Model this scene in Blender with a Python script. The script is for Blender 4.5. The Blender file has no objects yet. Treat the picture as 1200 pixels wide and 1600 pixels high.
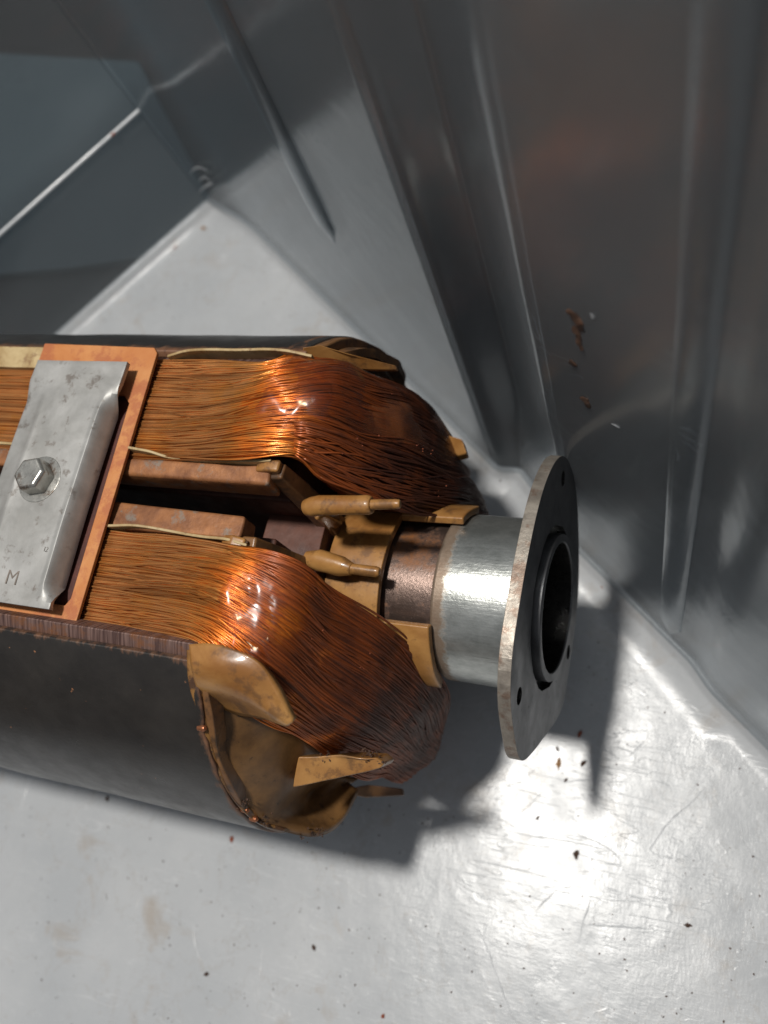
import bpy, bmesh, math, random
import numpy as np
from mathutils import Vector, Matrix, noise
random.seed(7); rng = np.random.default_rng(7)
SC = bpy.context.scene; COL = SC.collection
# 1 unit = 1 cm.  World: z up, bin floor z = 0, stator axis along x at y = 0, z = 4.5
# ---------------------------------------------------------------- camera
F = 1350.0
def _u(v):
    v = np.array(v, float); return v/np.linalg.norm(v)
_b = 520.0; _a = (F*F-295*_b)/3488
_Z = -_u([_a, _b, F]); _X = _u([3488, 295, -F]); _Y = np.cross(_Z, _X)
MW = np.array([_X, _Y, _Z]); CAM = np.array([0, -3.3243, 18.9618])
cd = bpy.data.cameras.new('camera'); cam = bpy.data.objects.new('camera', cd); COL.objects.link(cam)
cx, cy, cz = MW@[1, 0, 0], -(MW@[0, 1, 0]), -(MW@[0, 0, 1])
cam.matrix_world = Matrix(((cx[0], cy[0], cz[0], CAM[0]), (cx[1], cy[1], cz[1], CAM[1]), (cx[2], cy[2], cz[2], CAM[2]), (0, 0, 0, 1)))
cd.sensor_fit = 'VERTICAL'; cd.sensor_height = 36; cd.lens = 36*F/1600; cd.clip_start = .1; cd.clip_end = 1000
cd.dof.use_dof = True; cd.dof.focus_distance = 13.2; cd.dof.aperture_fstop = cd.lens/1000/.17
SC.camera = cam
def at(px, py, z):
    """photo pixel -> point on the horizontal plane at height z (cm)"""
    r = MW@_u([px-600, py-800, F]); t = (z-CAM[2])/r[2]; return CAM+t*r
def sag(x, y):
    """scuffed base bowed up towards the near side, shaped to bring the lamp glare there"""
    if y > -1: return 0.
    return .0125*(y+1)**2 if y > -4 else .1125+.075*(-4-y)
def on_floor(px, py, dz=0.):
    z = 0.
    for _ in range(6): p = at(px, py, z+dz); z = sag(p[0], p[1])
    return np.array([p[0], p[1], z+dz])
# ---------------------------------------------------------------- world, lamp, exposure
W = bpy.data.worlds.new('World'); SC.world = W; W.use_nodes = True
wn = W.node_tree.nodes; wl = W.node_tree.links
bg = wn['Background']; tc = wn.new('ShaderNodeTexCoord'); sx = wn.new('ShaderNodeSeparateXYZ'); wr = wn.new('ShaderNodeValToRGB')
wl.new(tc.outputs['Generated'], sx.inputs[0]); wl.new(sx.outputs['Z'], wr.inputs[0]); wl.new(wr.outputs[0], bg.inputs[0])
wr.color_ramp.elements[0].position = 0; wr.color_ramp.elements[0].color = (.05, .048, .046, 1)
wr.color_ramp.elements[1].position = 1; wr.color_ramp.elements[1].color = (.40, .42, .45, 1)
bg.inputs[1].default_value = .8
ld = bpy.data.lights.new('work_lamp', 'AREA'); ld.shape = 'DISK'; ld.size = 5.2; ld.energy = 34000; ld.color = (1, .965, .91)
lamp = bpy.data.objects.new('work_lamp', ld); COL.objects.link(lamp)
LP = Vector((-11.0, 3.2, 64.0)); lamp.location = LP
lamp.rotation_euler = (Vector((-7, 2, 0))-LP).to_track_quat('-Z', 'Y').to_euler()
SC.view_settings.view_transform = 'Standard'; SC.view_settings.look = 'None'; SC.view_settings.gamma = 1; SC.view_settings.exposure = 0
SC.cycles.max_bounces = 8; SC.cycles.transparent_max_bounces = 16; SC.cycles.use_denoising = True
SC.cycles.sample_clamp_indirect = 4; SC.cycles.caustics_reflective = False; SC.cycles.caustics_refractive = False
# ---------------------------------------------------------------- material helpers
class NT:
    def __init__(s, name):
        s.m = bpy.data.materials.new(name); s.m.use_nodes = True; s.t = s.m.node_tree; s.n = s.t.nodes; s.n.clear()
        s.out = s.n.new('ShaderNodeOutputMaterial'); s.tc = s.n.new('ShaderNodeTexCoord')
    def link(s, a, b): s.t.links.new(a, b)
    def new(s, k, **kw):
        x = s.n.new(k)
        for a, v in kw.items(): setattr(x, a, v)
        return x
    def set(s, sock, v):
        if hasattr(v, 'is_linked') or isinstance(v, bpy.types.NodeSocket): s.link(v, sock)
        elif isinstance(v, (tuple, list)) and len(v) == 3 and sock.type == 'RGBA': sock.default_value = (*v, 1)
        else: sock.default_value = v
    def co(s, scale=(1, 1, 1), rot=(0, 0, 0), loc=(0, 0, 0)):
        m = s.new('ShaderNodeMapping'); s.link(s.tc.outputs['Object'], m.inputs[0])
        m.inputs['Scale'].default_value = scale; m.inputs['Rotation'].default_value = rot; m.inputs['Location'].default_value = loc
        return m.outputs[0]
    def noise(s, scale, detail=4, rough=.55, co=None, dist=0):
        x = s.new('ShaderNodeTexNoise'); x.inputs['Scale'].default_value = scale; x.inputs['Detail'].default_value = detail
        x.inputs['Roughness'].default_value = rough; x.inputs['Distortion'].default_value = dist
        s.link(co if co is not None else s.tc.outputs['Object'], x.inputs['Vector']); return x.outputs['Fac']
    def ramp(s, f, *st):
        r = s.new('ShaderNodeValToRGB'); s.link(f, r.inputs[0]); e = r.color_ramp.elements
        while len(e) < len(st): e.new(.5)
        for k, (p, c) in enumerate(st):
            e[k].position = p; e[k].color = (c, c, c, 1) if not isinstance(c, (tuple, list)) else (*c, 1)
        return r.outputs[0]
    def math(s, op, a, b=0.0, c=0.0):
        x = s.new('ShaderNodeMath', operation=op)
        s.set(x.inputs[0], a); s.set(x.inputs[1], b); s.set(x.inputs[2], c); return x.outputs[0]
    def mix(s, f, a, b):
        x = s.new('ShaderNodeMix', data_type='RGBA'); s.set(x.inputs[0], f); s.set(x.inputs[6], a); s.set(x.inputs[7], b); return x.outputs[2]
    def bump(s, h, strength=.3, dist=.05, n=None):
        x = s.new('ShaderNodeBump'); x.inputs['Strength'].default_value = strength; x.inputs['Distance'].default_value = dist
        s.link(h, x.inputs['Height'])
        if n is not None: s.link(n, x.inputs['Normal'])
        return x.outputs[0]
    def bsdf(s, **kw):
        b = s.new('ShaderNodeBsdfPrincipled')
        for k, v in kw.items(): s.set(b.inputs[k.replace('_', ' ')], v)
        return b
    def done(s, sh): s.link(sh, s.out.inputs[0]); return s.m
    def attr(s, name):
        a = s.new('ShaderNodeAttribute'); a.attribute_name = name; return a.outputs['Fac']
    def hairs(s, ang, sc, stretch, seed, w=.004, dist=.4):
        """thin wandering scratch lines: contour of a stretched noise, broken up by a mask"""
        c = s.co(scale=(stretch, 1, 1), rot=(0, 0, math.radians(ang)), loc=(seed*3.1, seed*1.7, seed))
        f = s.noise(sc, 2, .5, c, dist); d = s.math('ABSOLUTE', s.math('SUBTRACT', f, .5))
        l = s.ramp(d, (0, 1.), (w, 0.))
        mk = s.ramp(s.noise(.9, 2, .6, s.co(loc=(seed*5, 2, seed*2))), (.52, 0.), (.6, 1.))
        return s.math('MULTIPLY', l, mk)

def mat_floor():
    t = NT('grey_plastic_base')
    c = t.mix(t.ramp(t.noise(.35, 5, .6), (.35, 0.), (.7, 1.)), (.415, .43, .445), (.485, .495, .505))
    stain = t.ramp(t.noise(.8, 7, .65, dist=.6), (.57, 0.), (.73, 1.))
    c = t.mix(t.math('MULTIPLY', stain, .5), c, (.33, .26, .19))
    c = t.mix(t.math('MULTIPLY', t.ramp(t.noise(2.1, 7, .7, t.co(loc=(6, 2, 9))), (.60, 0.), (.72, 1.)), .22), c, (.24, .21, .18))
    ring = t.ramp(t.math('ABSOLUTE', t.math('SUBTRACT', t.noise(.45, 6, .62, t.co(loc=(4, 9, 2)), .5), .5)), (0, 1.), (.008, 0.))
    c = t.mix(t.math('MULTIPLY', ring, .22), c, (.30, .26, .22))
    sp = t.ramp(t.noise(9, 2, .5, t.co(loc=(1, 5, 0))), (.735, 0.), (.76, 1.))
    c = t.mix(t.math('MULTIPLY', sp, .7), c, (.07, .05, .04))
    a = t.hairs(20, 1.1, .16, 1.0); b = t.hairs(-48, 1.2, .14, 2.3); d = t.hairs(75, .9, .18, 3.9, dist=.8); e = t.hairs(-12, 2.2, .3, 6.1, .003, 1.4)
    f1 = t.hairs(35, 3.2, .12, 11.0, .006); f2 = t.hairs(-62, 3.6, .12, 12.4, .006); f3 = t.hairs(8, 4.2, .1, 13.1, .006)
    h = t.math('ADD', t.math('ADD', t.math('ADD', a, b), t.math('ADD', d, e)), t.math('ADD', f1, t.math('ADD', f2, f3)))
    c = t.mix(t.math('MULTIPLY', h, .30), c, (.62, .63, .64))
    fine = t.noise(26, 3, .7, t.co(scale=(1, .25, 1), rot=(0, 0, .5)))
    fine2 = t.noise(30, 3, .7, t.co(scale=(.25, 1, 1), rot=(0, 0, .25)))
    hh = t.math('ADD', t.math('MULTIPLY', fine, .8), t.math('MULTIPLY', fine2, .8))
    n = t.bump(hh, .22, .012); n = t.bump(h, .17, .012, n); n = t.bump(t.noise(.7, 4, .5), .25, .12, n)
    ro = t.ramp(t.noise(1.1, 6, .65, t.co(loc=(3, 3, 8))), (.3, .19), (.7, .33))
    return t.done(t.bsdf(Base_Color=c, Roughness=ro, Normal=n, IOR=1.44).outputs[0])

def mat_clear(haze=(.19, .205, .215), hz=.30, rough=.18):
    t = NT('clear_scuffed_plastic')
    lw = t.new('ShaderNodeLayerWeight'); lw.inputs[0].default_value = .5
    n = t.bump(t.noise(.55, 3, .5), .10, .25)
    n = t.bump(t.hairs(60, 1.4, .3, 4.2, .004), .2, .01, n)
    t.link(n, lw.inputs['Normal'])
    fr = t.math('ADD', .022, t.math('MULTIPLY', t.math('POWER', lw.outputs['Facing'], 5.0), .92))
    tr = t.new('ShaderNodeBsdfTransparent'); tr.inputs[0].default_value = (.90, .93, .95, 1)
    gl = t.new('ShaderNodeBsdfGlossy'); gl.inputs['Roughness'].default_value = rough; t.link(n, gl.inputs['Normal'])
    gl.inputs[0].default_value = (.92, .95, .97, 1)
    df = t.new('ShaderNodeBsdfDiffuse'); df.inputs[0].default_value = (*haze, 1)
    m1 = t.new('ShaderNodeMixShader'); sc = t.hairs(25, 1.7, .25, 8.0, .004); 
    t.link(t.math('ADD', hz, t.math('MULTIPLY', sc, .2)), m1.inputs[0]); t.link(tr.outputs[0], m1.inputs[1]); t.link(df.outputs[0], m1.inputs[2])
    m2 = t.new('ShaderNodeMixShader'); t.link(fr, m2.inputs[0]); t.link(m1.outputs[0], m2.inputs[1]); t.link(gl.outputs[0], m2.inputs[2])
    return t.done(m2.outputs[0])

def mat_wire():
    t = NT('enamelled_copper_wire')
    ag = t.attr('age')                                           # 0 clean enamel .. 1 baked, dirty end turn; orange middle paints in the bend's highlight
    rnd = t.attr('tone')
    ag2 = t.math('ADD', ag, t.math('MULTIPLY', t.math('SUBTRACT', t.noise(1.6, 5, .65, t.co(scale=(.55, 1, 1))), .5), 1.25))
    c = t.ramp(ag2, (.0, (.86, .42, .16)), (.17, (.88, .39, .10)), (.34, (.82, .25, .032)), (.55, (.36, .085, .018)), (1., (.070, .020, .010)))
    c = t.mix(t.math('MULTIPLY', rnd, .62), c, t.mix(t.ramp(ag2, (.3, 0.), (.8, 1.)), (.17, .055, .018), (.05, .014, .008)))
    dust = t.ramp(t.noise(5, 5, .7), (.62, 0.), (.8, 1.)); c = t.mix(t.math('MULTIPLY', dust, .25), c, (.30, .19, .11))
    ro = t.math('ADD', t.ramp(ag2, (.2, .24), (.9, .42)), t.math('MULTIPLY', t.noise(3, 4, .6), .2))
    me = t.ramp(ag2, (.2, .85), (.8, .25))
    return t.done(t.bsdf(Base_Color=c, Metallic=me, Roughness=ro, Coat_Weight=t.ramp(ag2, (.3, .4), (.8, .05)), Coat_Roughness=.2, Coat_Tint=(1, .75, .4)).outputs[0])

def simple(name, ca, cb, sc=2., metal=0., rough=(.4, .6), bump=.2, bs=20., coat=0., spots=None, co=None, **kw):
    t = NT(name); f = t.noise(sc, 6, .62, None if co is None else t.co(scale=co), .3)
    c = t.mix(t.ramp(f, (.36, 0.), (.66, 1.)), ca, cb)
    if spots:
        col, s, thr, amt = spots
        c = t.mix(t.math('MULTIPLY', t.ramp(t.noise(s, 6, .7, t.co(loc=(7, 3, 1))), (thr, 0.), (thr+.08, 1.)), amt), c, col)
    ro = t.ramp(t.noise(sc*1.7, 5, .6, t.co(loc=(1, 2, 3))), (.3, rough[0]), (.7, rough[1]))
    n = t.bump(t.noise(bs, 5, .65, None if co is None else t.co(scale=co)), bump, .02)
    return t.done(t.bsdf(Base_Color=c, Metallic=metal, Roughness=ro, Normal=n, Coat_Weight=coat, Coat_Roughness=.12, **kw).outputs[0])

M = {}
M['floor'] = mat_floor(); M['clear'] = mat_clear()
M['ledge'] = simple('highlight_scratch_plastic', (.55, .57, .59), (.66, .68, .70), 1, rough=(.12, .3), bump=.05)  # pale: painted highlight of the wall ledge, and the wall scratches
M['wire'] = mat_wire()
M['core'] = simple('dark_coil_core', (.13, .045, .016), (.20, .07, .022), 3, rough=(.4, .6))
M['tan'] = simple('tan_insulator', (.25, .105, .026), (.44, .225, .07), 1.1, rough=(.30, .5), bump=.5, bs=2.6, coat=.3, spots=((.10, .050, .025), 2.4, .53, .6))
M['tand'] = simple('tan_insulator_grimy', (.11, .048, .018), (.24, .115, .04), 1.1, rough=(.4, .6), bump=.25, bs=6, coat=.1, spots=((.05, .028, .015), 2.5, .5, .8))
M['paper'] = simple('slot_paper', (.30, .19, .075), (.50, .38, .20), 2, rough=(.45, .7), bump=.3, bs=8, spots=((.18, .09, .04), 4, .56, .6))
M['rust'] = simple('rusty_lamination', (.15, .055, .022), (.36, .15, .055), 2.3, rough=(.45, .75), bump=.7, bs=6, metal=.2, spots=((.20, .17, .14), 2.0, .56, .8))
M['dark'] = simple('dark_steel', (.02, .018, .016), (.05, .035, .028), 3, rough=(.4, .6), metal=.4)
M['fibre'] = simple('orange_fibre_board', (.47, .165, .045), (.57, .25, .085), 1.4, rough=(.5, .7), bump=.3, bs=26, spots=((.34, .085, .035), 1.3, .5, .6))
M['silver'] = simple('zinc_plated_sheet', (.31, .305, .29), (.46, .455, .44), 1.3, metal=.45, rough=(.42, .6), bump=.12, bs=9, spots=((.13, .10, .08), 2.6, .57, .65))
M['bolt'] = simple('zinc_bolt', (.42, .41, .38), (.55, .54, .50), 4, metal=.85, rough=(.25, .42), bump=.2, bs=16, spots=((.16, .09, .05), 5, .55, .7))
M['flange'] = simple('worn_flange_face', (.11, .11, .115), (.19, .19, .195), 1.2, metal=.7, rough=(.30, .48), bump=.12, bs=12, spots=((.02, .018, .016), 3.5, .62, .9))
M['edge'] = simple('dull_cut_edge', (.22, .19, .16), (.37, .33, .28), 3.5, metal=.55, rough=(.36, .55), bump=.4, bs=12, spots=((.17, .09, .055), 2.6, .52, .6))
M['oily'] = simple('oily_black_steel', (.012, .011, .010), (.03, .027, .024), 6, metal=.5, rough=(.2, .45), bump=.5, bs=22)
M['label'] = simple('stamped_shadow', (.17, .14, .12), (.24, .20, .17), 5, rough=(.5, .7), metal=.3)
M['resin'] = simple('dark_brown_resin', (.10, .048, .016), (.25, .125, .04), 1.3, rough=(.42, .6), bump=.3, bs=3, coat=.08, spots=((.02, .012, .008), 4, .6, .7))
M['lip'] = simple('grimy_amber_resin', (.13, .06, .022), (.36, .18, .05), 1.6, rough=(.28, .5), bump=.5, bs=3.5, coat=.3, spots=((.05, .025, .018), 3.2, .5, .85))
M['coppery'] = simple('bare_copper', (.35, .13, .06), (.5, .2, .1), 5, metal=.8, rough=(.3, .5))
M['maroon'] = simple('maroon_slot_shade', (.05, .012, .008), (.085, .02, .012), 3, rough=(.5, .7))  # kept dark to stand for shade under the lip
M['dred'] = simple('grimy_red_steel', (.05, .018, .012), (.12, .045, .028), 2, rough=(.5, .75), bump=.4, bs=12)
M['print'] = simple('red_print', (.62, .15, .05), (.68, .22, .08), 5, rough=(.5, .7))
M['crumb'] = simple('rust_crumb', (.20, .045, .02), (.32, .08, .03), 8, rough=(.6, .9), bump=.6)
M['crumb2'] = simple('dark_crumb', (.04, .022, .014), (.09, .04, .02), 8, rough=(.6, .9), bump=.6)
M['crumb3'] = simple('tan_crumb', (.30, .16, .07), (.38, .22, .1), 8, rough=(.6, .9), bump=.6)
M['table'] = simple('dark_worktop', (.030, .027, .026), (.050, .042, .038), .12, rough=(.4, .6), bump=.2, bs=3, spots=((.075, .04, .032), .1, .5, .6))
M['slate'] = simple('blue_grey_board', (.085, .115, .130), (.105, .135, .150), .3, rough=(.5, .7), bump=.1)
M['white'] = simple('white_board_edge', (.62, .63, .63), (.7, .7, .7), 1, rough=(.4, .6), bump=.1)

def mat_shell():
    t = NT('black_lacquered_shell')
    e = t.attr('wear'); e2 = t.math('ADD', e, t.math('MULTIPLY', t.math('SUBTRACT', t.noise(3.5, 6, .7, t.co(scale=(2, 1, 1))), .5), 1.1))
    f = t.ramp(e2, (.45, 0.), (.75, 1.))
    c = t.mix(t.ramp(t.noise(1.1, 6, .65), (.35, 0.), (.7, 1.)), (.016, .014, .013), (.030, .026, .023))
    c = t.mix(f, c, t.mix(t.noise(6, 4, .7), (.13, .045, .02), (.24, .13, .07)))
    sp = t.ramp(t.noise(7, 3, .6, t.co(loc=(4, 4, 1))), (.72, 0.), (.75, 1.)); c = t.mix(sp, c, (.26, .12, .06))
    ro = t.ramp(t.noise(2, 6, .65), (.3, .27), (.7, .42)); ro = t.math('ADD', ro, t.math('MULTIPLY', f, .25))
    n = t.bump(t.noise(16, 5, .6), .12, .02)
    return t.done(t.bsdf(Base_Color=c, Roughness=ro, Normal=n, IOR=1.6).outputs[0])
def mat_lamstack():
    t = NT('lamination_edges')
    f = t.noise(9, 2, .5, t.co(scale=(3, .15, .15)))
    c = t.mix(t.ramp(f, (.35, 0.), (.65, 1.)), (.075, .04, .035), (.21, .13, .11))
    c = t.mix(t.ramp(t.noise(1.6, 5, .7), (.5, 0.), (.65, 1.)), c, (.21, .085, .035))
    return t.done(t.bsdf(Base_Color=c, Roughness=.5, Metallic=.35, Normal=t.bump(f, .5, .02)).outputs[0])
def mat_rustytube():
    t = NT('rusty_bearing_tube')
    a = t.noise(1.5, 6, .7); sp = t.new('ShaderNodeSeparateXYZ'); t.link(t.tc.outputs['Object'], sp.inputs[0])
    c = t.mix(t.ramp(a, (.34, 0.), (.50, 1.)), (.25, .095, .028), (.17, .12, .10))
    n = t.bump(t.noise(16, 6, .75), .3, .02)
    return t.done(t.bsdf(Base_Color=c, Roughness=t.ramp(a, (.4, .5), (.55, .30)), Metallic=t.ramp(a, (.36, .1), (.5, .8)), Normal=n).outputs[0])
def mat_collar():
    t = NT('galvanised_collar')
    w = t.attr('wear'); w2 = t.math('ADD', w, t.math('MULTIPLY', t.math('SUBTRACT', t.noise(5, 6, .75), .5), .8))
    f = t.ramp(w2, (.42, 0.), (.6, 1.))
    fl = t.noise(2.2, 6, .7, t.co(scale=(.7, 1, 1)))
    c = t.mix(t.ramp(fl, (.38, 0.), (.66, 1.)), (.43, .445, .42), (.68, .69, .655))
    c = t.mix(f, c, t.mix(t.noise(6, 5, .7), (.17, .10, .06), (.34, .28, .22)))
    n = t.bump(t.noise(12, 5, .7), .22, .02); n = t.bump(t.noise(8, 3, .6, t.co(scale=(.15, 3, 3))), .25, .012, n)
    return t.done(t.bsdf(Base_Color=c, Metallic=t.math('SUBTRACT', .88, t.math('MULTIPLY', f, .45)), Roughness=t.math('ADD', .28, t.math('MULTIPLY', f, .2)), Normal=n).outputs[0])
def mat_varnish(d0, d1, tint=(.99, .80, .58)):
    t = NT('amber_varnish')
    n = t.bump(t.noise(1.6, 3, .5, dist=.5), .3, .12)
    lw = t.new('ShaderNodeLayerWeight'); lw.inputs[0].default_value = .5; t.link(n, lw.inputs['Normal']); fz = t.math('MULTIPLY', t.math('POWER', lw.outputs['Facing'], 5.0), .9)
    tr = t.new('ShaderNodeBsdfTransparent'); tr.inputs[0].default_value = (*tint, 1)
    gl = t.new('ShaderNodeBsdfGlossy'); gl.inputs['Roughness'].default_value = .27; t.link(n, gl.inputs['Normal'])
    df = t.new('ShaderNodeBsdfDiffuse'); t.link(t.mix(t.ramp(t.noise(2.2, 5, .6), (.4, 0.), (.6, 1.)), (.27, .085, .028), (.15, .052, .025)), df.inputs[0])
    m1 = t.new('ShaderNodeMixShader'); t.link(t.ramp(t.noise(1.8, 4, .6), (.35, d0), (.65, d1)), m1.inputs[0]); t.link(tr.outputs[0], m1.inputs[1]); t.link(df.outputs[0], m1.inputs[2])
    m2 = t.new('ShaderNodeMixShader'); t.link(t.math('ADD', .07, fz), m2.inputs[0]); t.link(m1.outputs[0], m2.inputs[1]); t.link(gl.outputs[0], m2.inputs[2])
    return t.done(m2.outputs[0])
M['shell'] = mat_shell(); M['lam'] = mat_lamstack(); M['tube'] = mat_rustytube(); M['collar'] = mat_collar(); M['varnish'] = mat_varnish(.0, .05, (1, .90, .74)); M['grimy_varnish'] = mat_varnish(.3, .75, (.97, .72, .45))

# ---------------------------------------------------------------- mesh helpers
def mesh(name, V, Fc, mat, parent=None, smooth=False, attrs=None, mats=None):
    me = bpy.data.meshes.new(name); me.from_pydata([tuple(map(float, v)) for v in V], [], [tuple(map(int, f)) for f in Fc])
    bm = bmesh.new(); bm.from_mesh(me); bmesh.ops.recalc_face_normals(bm, faces=bm.faces); bm.to_mesh(me); bm.free()
    me.materials.append(M[mat])
    for m in mats or (): me.materials.append(M[m])
    if attrs:
        for k, a in attrs.items():
            at_ = me.attributes.new(k, 'FLOAT', 'POINT'); at_.data.foreach_set('value', np.array(a, np.float32))
    if smooth: me.polygons.foreach_set('use_smooth', [True]*len(me.polygons))
    o = bpy.data.objects.new(name, me); COL.objects.link(o)
    if parent is not None:
        o.parent = parent
        if parent.type == 'EMPTY' and parent.parent is None: o.location = -parent.location
    return o
def bevel(o, w=.03, seg=2, ang=30):
    b = o.modifiers.new('bevel', 'BEVEL'); b.width = w; b.segments = seg; b.limit_method = 'ANGLE'; b.angle_limit = math.radians(ang)
    o.data.polygons.foreach_set('use_smooth', [True]*len(o.data.polygons))
    n = o.modifiers.new('wn', 'WEIGHTED_NORMAL'); n.keep_sharp = False
    return o
def rough_up(o, amp, sc, sub=0):
    """uneven the mesh a little so that edges are not ruler-straight"""
    if sub:
        bm = bmesh.new(); bm.from_mesh(o.data)
        bmesh.ops.subdivide_edges(bm, edges=bm.edges, cuts=sub, use_grid_fill=True); bm.to_mesh(o.data); bm.free()
    for v in o.data.vertices:
        p = v.co*sc; v.co += Vector((noise.noise(p), noise.noise(p+Vector((9, 2, 1))), noise.noise(p+Vector((3, 7, 5)))))*amp
    return o
def prism(name, pts, d, mat, parent, bw=.03, wob=0.):
    """polygon (3-D points) pushed by vector d"""
    pts = [np.array(p, float) for p in pts]; d = np.array(d, float); n = len(pts)
    V = pts+[p+d for p in pts]; Fc = [tuple(range(n)), tuple(range(2*n-1, n-1, -1))]+[(i, (i+1) % n, n+(i+1) % n, n+i) for i in range(n)]
    o = mesh(name, V, Fc, mat, parent)
    if wob: rough_up(o, wob, 1.7, 3)
    return bevel(o, bw, 3)
def grid_idx(nu, nv, cu=False, cv=False, off=0):
    return [(off+i*nv+j, off+((i+1) % nu)*nv+j, off+((i+1) % nu)*nv+(j+1) % nv, off+i*nv+(j+1) % nv)
            for i in range(nu if cu else nu-1) for j in range(nv if cv else nv-1)]
def tube(name, path, rad, mat, parent, sides=14, attrs=None):
    path = [np.array(p, float) for p in path]; rad = list(rad) if hasattr(rad, '__len__') else [rad]*len(path)
    V = []; ref = np.array([0.1, .2, 1.])
    for i, p in enumerate(path):
        t = path[min(i+1, len(path)-1)]-path[max(i-1, 0)]; t /= np.linalg.norm(t)
        a = np.cross(t, ref); a /= np.linalg.norm(a); b = np.cross(t, a)
        for k in range(sides):
            w = 2*math.pi*k/sides; V.append(p+rad[i]*(a*math.cos(w)+b*math.sin(w)))
    Fc = grid_idx(len(path), sides, cv=True); n = len(path)
    Fc += [tuple(range(sides)), tuple((n-1)*sides+k for k in range(sides))]
    o = mesh(name, V, Fc, mat, parent)
    if name == 'terminal_pin': rough_up(o, .03, 2.6)
    return bevel(o, .02)
def solid_arc(name, x0, x1, r0, r1, a0, a1, mat, parent, c=(0, 4.5), nx=2, na=48, smooth=True, fx=None, axis=None, bw=.02, attrs=None, wob=0, mats=None):
    """part of a pipe about the x axis; angles in degrees from +y towards +z.  fx(x, a) may shift x of the far end"""
    full = abs(a1-a0) >= 360; V = []; at_ = {'wear': []}
    P = []
    for s in range(nx):
        for k in range(na):
            a = math.radians(a0+(a1-a0)*k/(na if full else na-1)); u = s/(nx-1)
            X1 = x1+(fx(math.degrees(a)) if fx else 0); x = x0+(X1-x0)*u
            for r in (r0, r1): P.append((x, r, a, u))
    for x, r, a, u in P:
        rr = r+(wob*noise.noise(Vector((x*.8, 3*math.cos(a), 3*math.sin(a)))) if wob else 0)
        if axis is None: V.append((x, c[0]+rr*math.cos(a), c[1]+rr*math.sin(a)))
        else:
            o, n, U, Vv = axis; V.append(o+n*x+U*rr*math.cos(a)+Vv*rr*math.sin(a))
    def I(s, k, j): return (s*na+(k % na))*2+j
    Fc = []
    kk = na if full else na-1
    for s in range(nx-1):
        for k in range(kk):
            Fc.append((I(s, k, 0), I(s+1, k, 0), I(s+1, k+1, 0), I(s, k+1, 0)))
            Fc.append((I(s, k, 1), I(s, k+1, 1), I(s+1, k+1, 1), I(s+1, k, 1)))
    for k in range(kk):
        Fc.append((I(0, k, 0), I(0, k+1, 0), I(0, k+1, 1), I(0, k, 1)))
        Fc.append((I(nx-1, k, 0), I(nx-1, k, 1), I(nx-1, k+1, 1), I(nx-1, k+1, 0)))
    if not full:
        for s in range(nx-1):
            Fc.append((I(s, 0, 0), I(s, 0, 1), I(s+1, 0, 1), I(s+1, 0, 0)))
            Fc.append((I(s, na-1, 0), I(s+1, na-1, 0), I(s+1, na-1, 1), I(s, na-1, 1)))
    w = [attrs(x, math.degrees(a), r) for x, r, a, u in P] if attrs else [0]*len(P)
    o = mesh(name, V, Fc, mat, parent, attrs={'wear': w}, mats=mats)
    return bevel(o, bw, 2, 40)
def box(name, lo, hi, mat, parent, bw=.03, wob=0):
    x0, y0, z0 = lo; x1, y1, z1 = hi
    return prism(name, [(x0, y0, z0), (x1, y0, z0), (x1, y1, z0), (x0, y1, z0)], (0, 0, z1-z0), mat, parent, bw, wob)
def empty(name, loc, label, cat, group=None):
    o = bpy.data.objects.new(name, None); COL.objects.link(o); o.location = loc; o['label'] = label; o['category'] = cat
    if group: o['group'] = group
    bpy.context.view_layer.update(); return o

# ================================================================ STRUCTURE: worktop under and around the bin
def sheet(name, x0, x1, y0, y1, z, mat):
    o = mesh(name, [(x0, y0, z), (x1, y0, z), (x1, y1, z), (x0, y1, z)], [(0, 1, 2, 3)], mat); o['kind'] = 'structure'; return o
sheet('worktop', -150, 150, -150, 150, -.45, 'table')

# ================================================================ BIN
bin_ = empty('storage_bin', (-6, 0, -.4), 'clear plastic storage bin with a scuffed pale grey base, holding the motor stator', 'storage bin')
L0 = np.array([-19.34, 8.07]); L1 = np.array([-15.50, 12.54]); R0 = np.array([-13.34, 11.26]); R1 = np.array([1.255, -1.02])
eR = (R1-R0)/np.linalg.norm(R1-R0); nR = np.array([-eR[1], eR[0]])
if nR@np.array([1, 1]) < 0: nR = -nR
eL = (L1-L0)/np.linalg.norm(L1-L0); nL = np.array([-eL[1], eL[0]])
# plan outline of the wall foot, walked from far left-bottom round the corner to the right
LA = L0-eL*14
def rnd_corner(p, q, r, k=6):
    return [p+(q-p)*t for t in np.linspace(0, 1, k)]
outline = []
for t in np.linspace(0, 1, 16): outline.append((LA+(L1-LA)*t, nL))
for t in np.linspace(0, 1, 7)[1:-1]:
    n = nL*(1-t)+nR*t; outline.append((L1+(R0-L1)*t+n*.12*math.sin(math.pi*t), n/np.linalg.norm(n)))
def jog(s):
    """in-and-out ribs of the right-hand wall, along its length s"""
    st = lambda a, b: max(0, min(1, (s-a)/(b-a)))
    sm = lambda x: x*x*(3-2*x)
    return + .80*sm(st(10.9, 11.45)) - .80*st(11.45, 13.7) - .30*sm(st(17.0, 17.9))
ss = sorted(set(list(np.linspace(0, 10.0, 12))+list(np.linspace(10.1, 13.9, 54))+list(np.linspace(13.5, 16.8, 6))+list(np.linspace(16.9, 18.0, 9))+list(np.linspace(18.4, 33, 8))))
for s in ss: outline.append((R0+eR*s, nR, s))
DR = .062; H = 21.0
zs = [0., .06, .16, .3, .5, .8]+list(np.linspace(1.2, H, 24))
fil = lambda z: -.26*(1-min(1, z/.6))**2.0                      # foot fillet: tucks in towards the floor
V = []; nz = len(zs)
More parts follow.
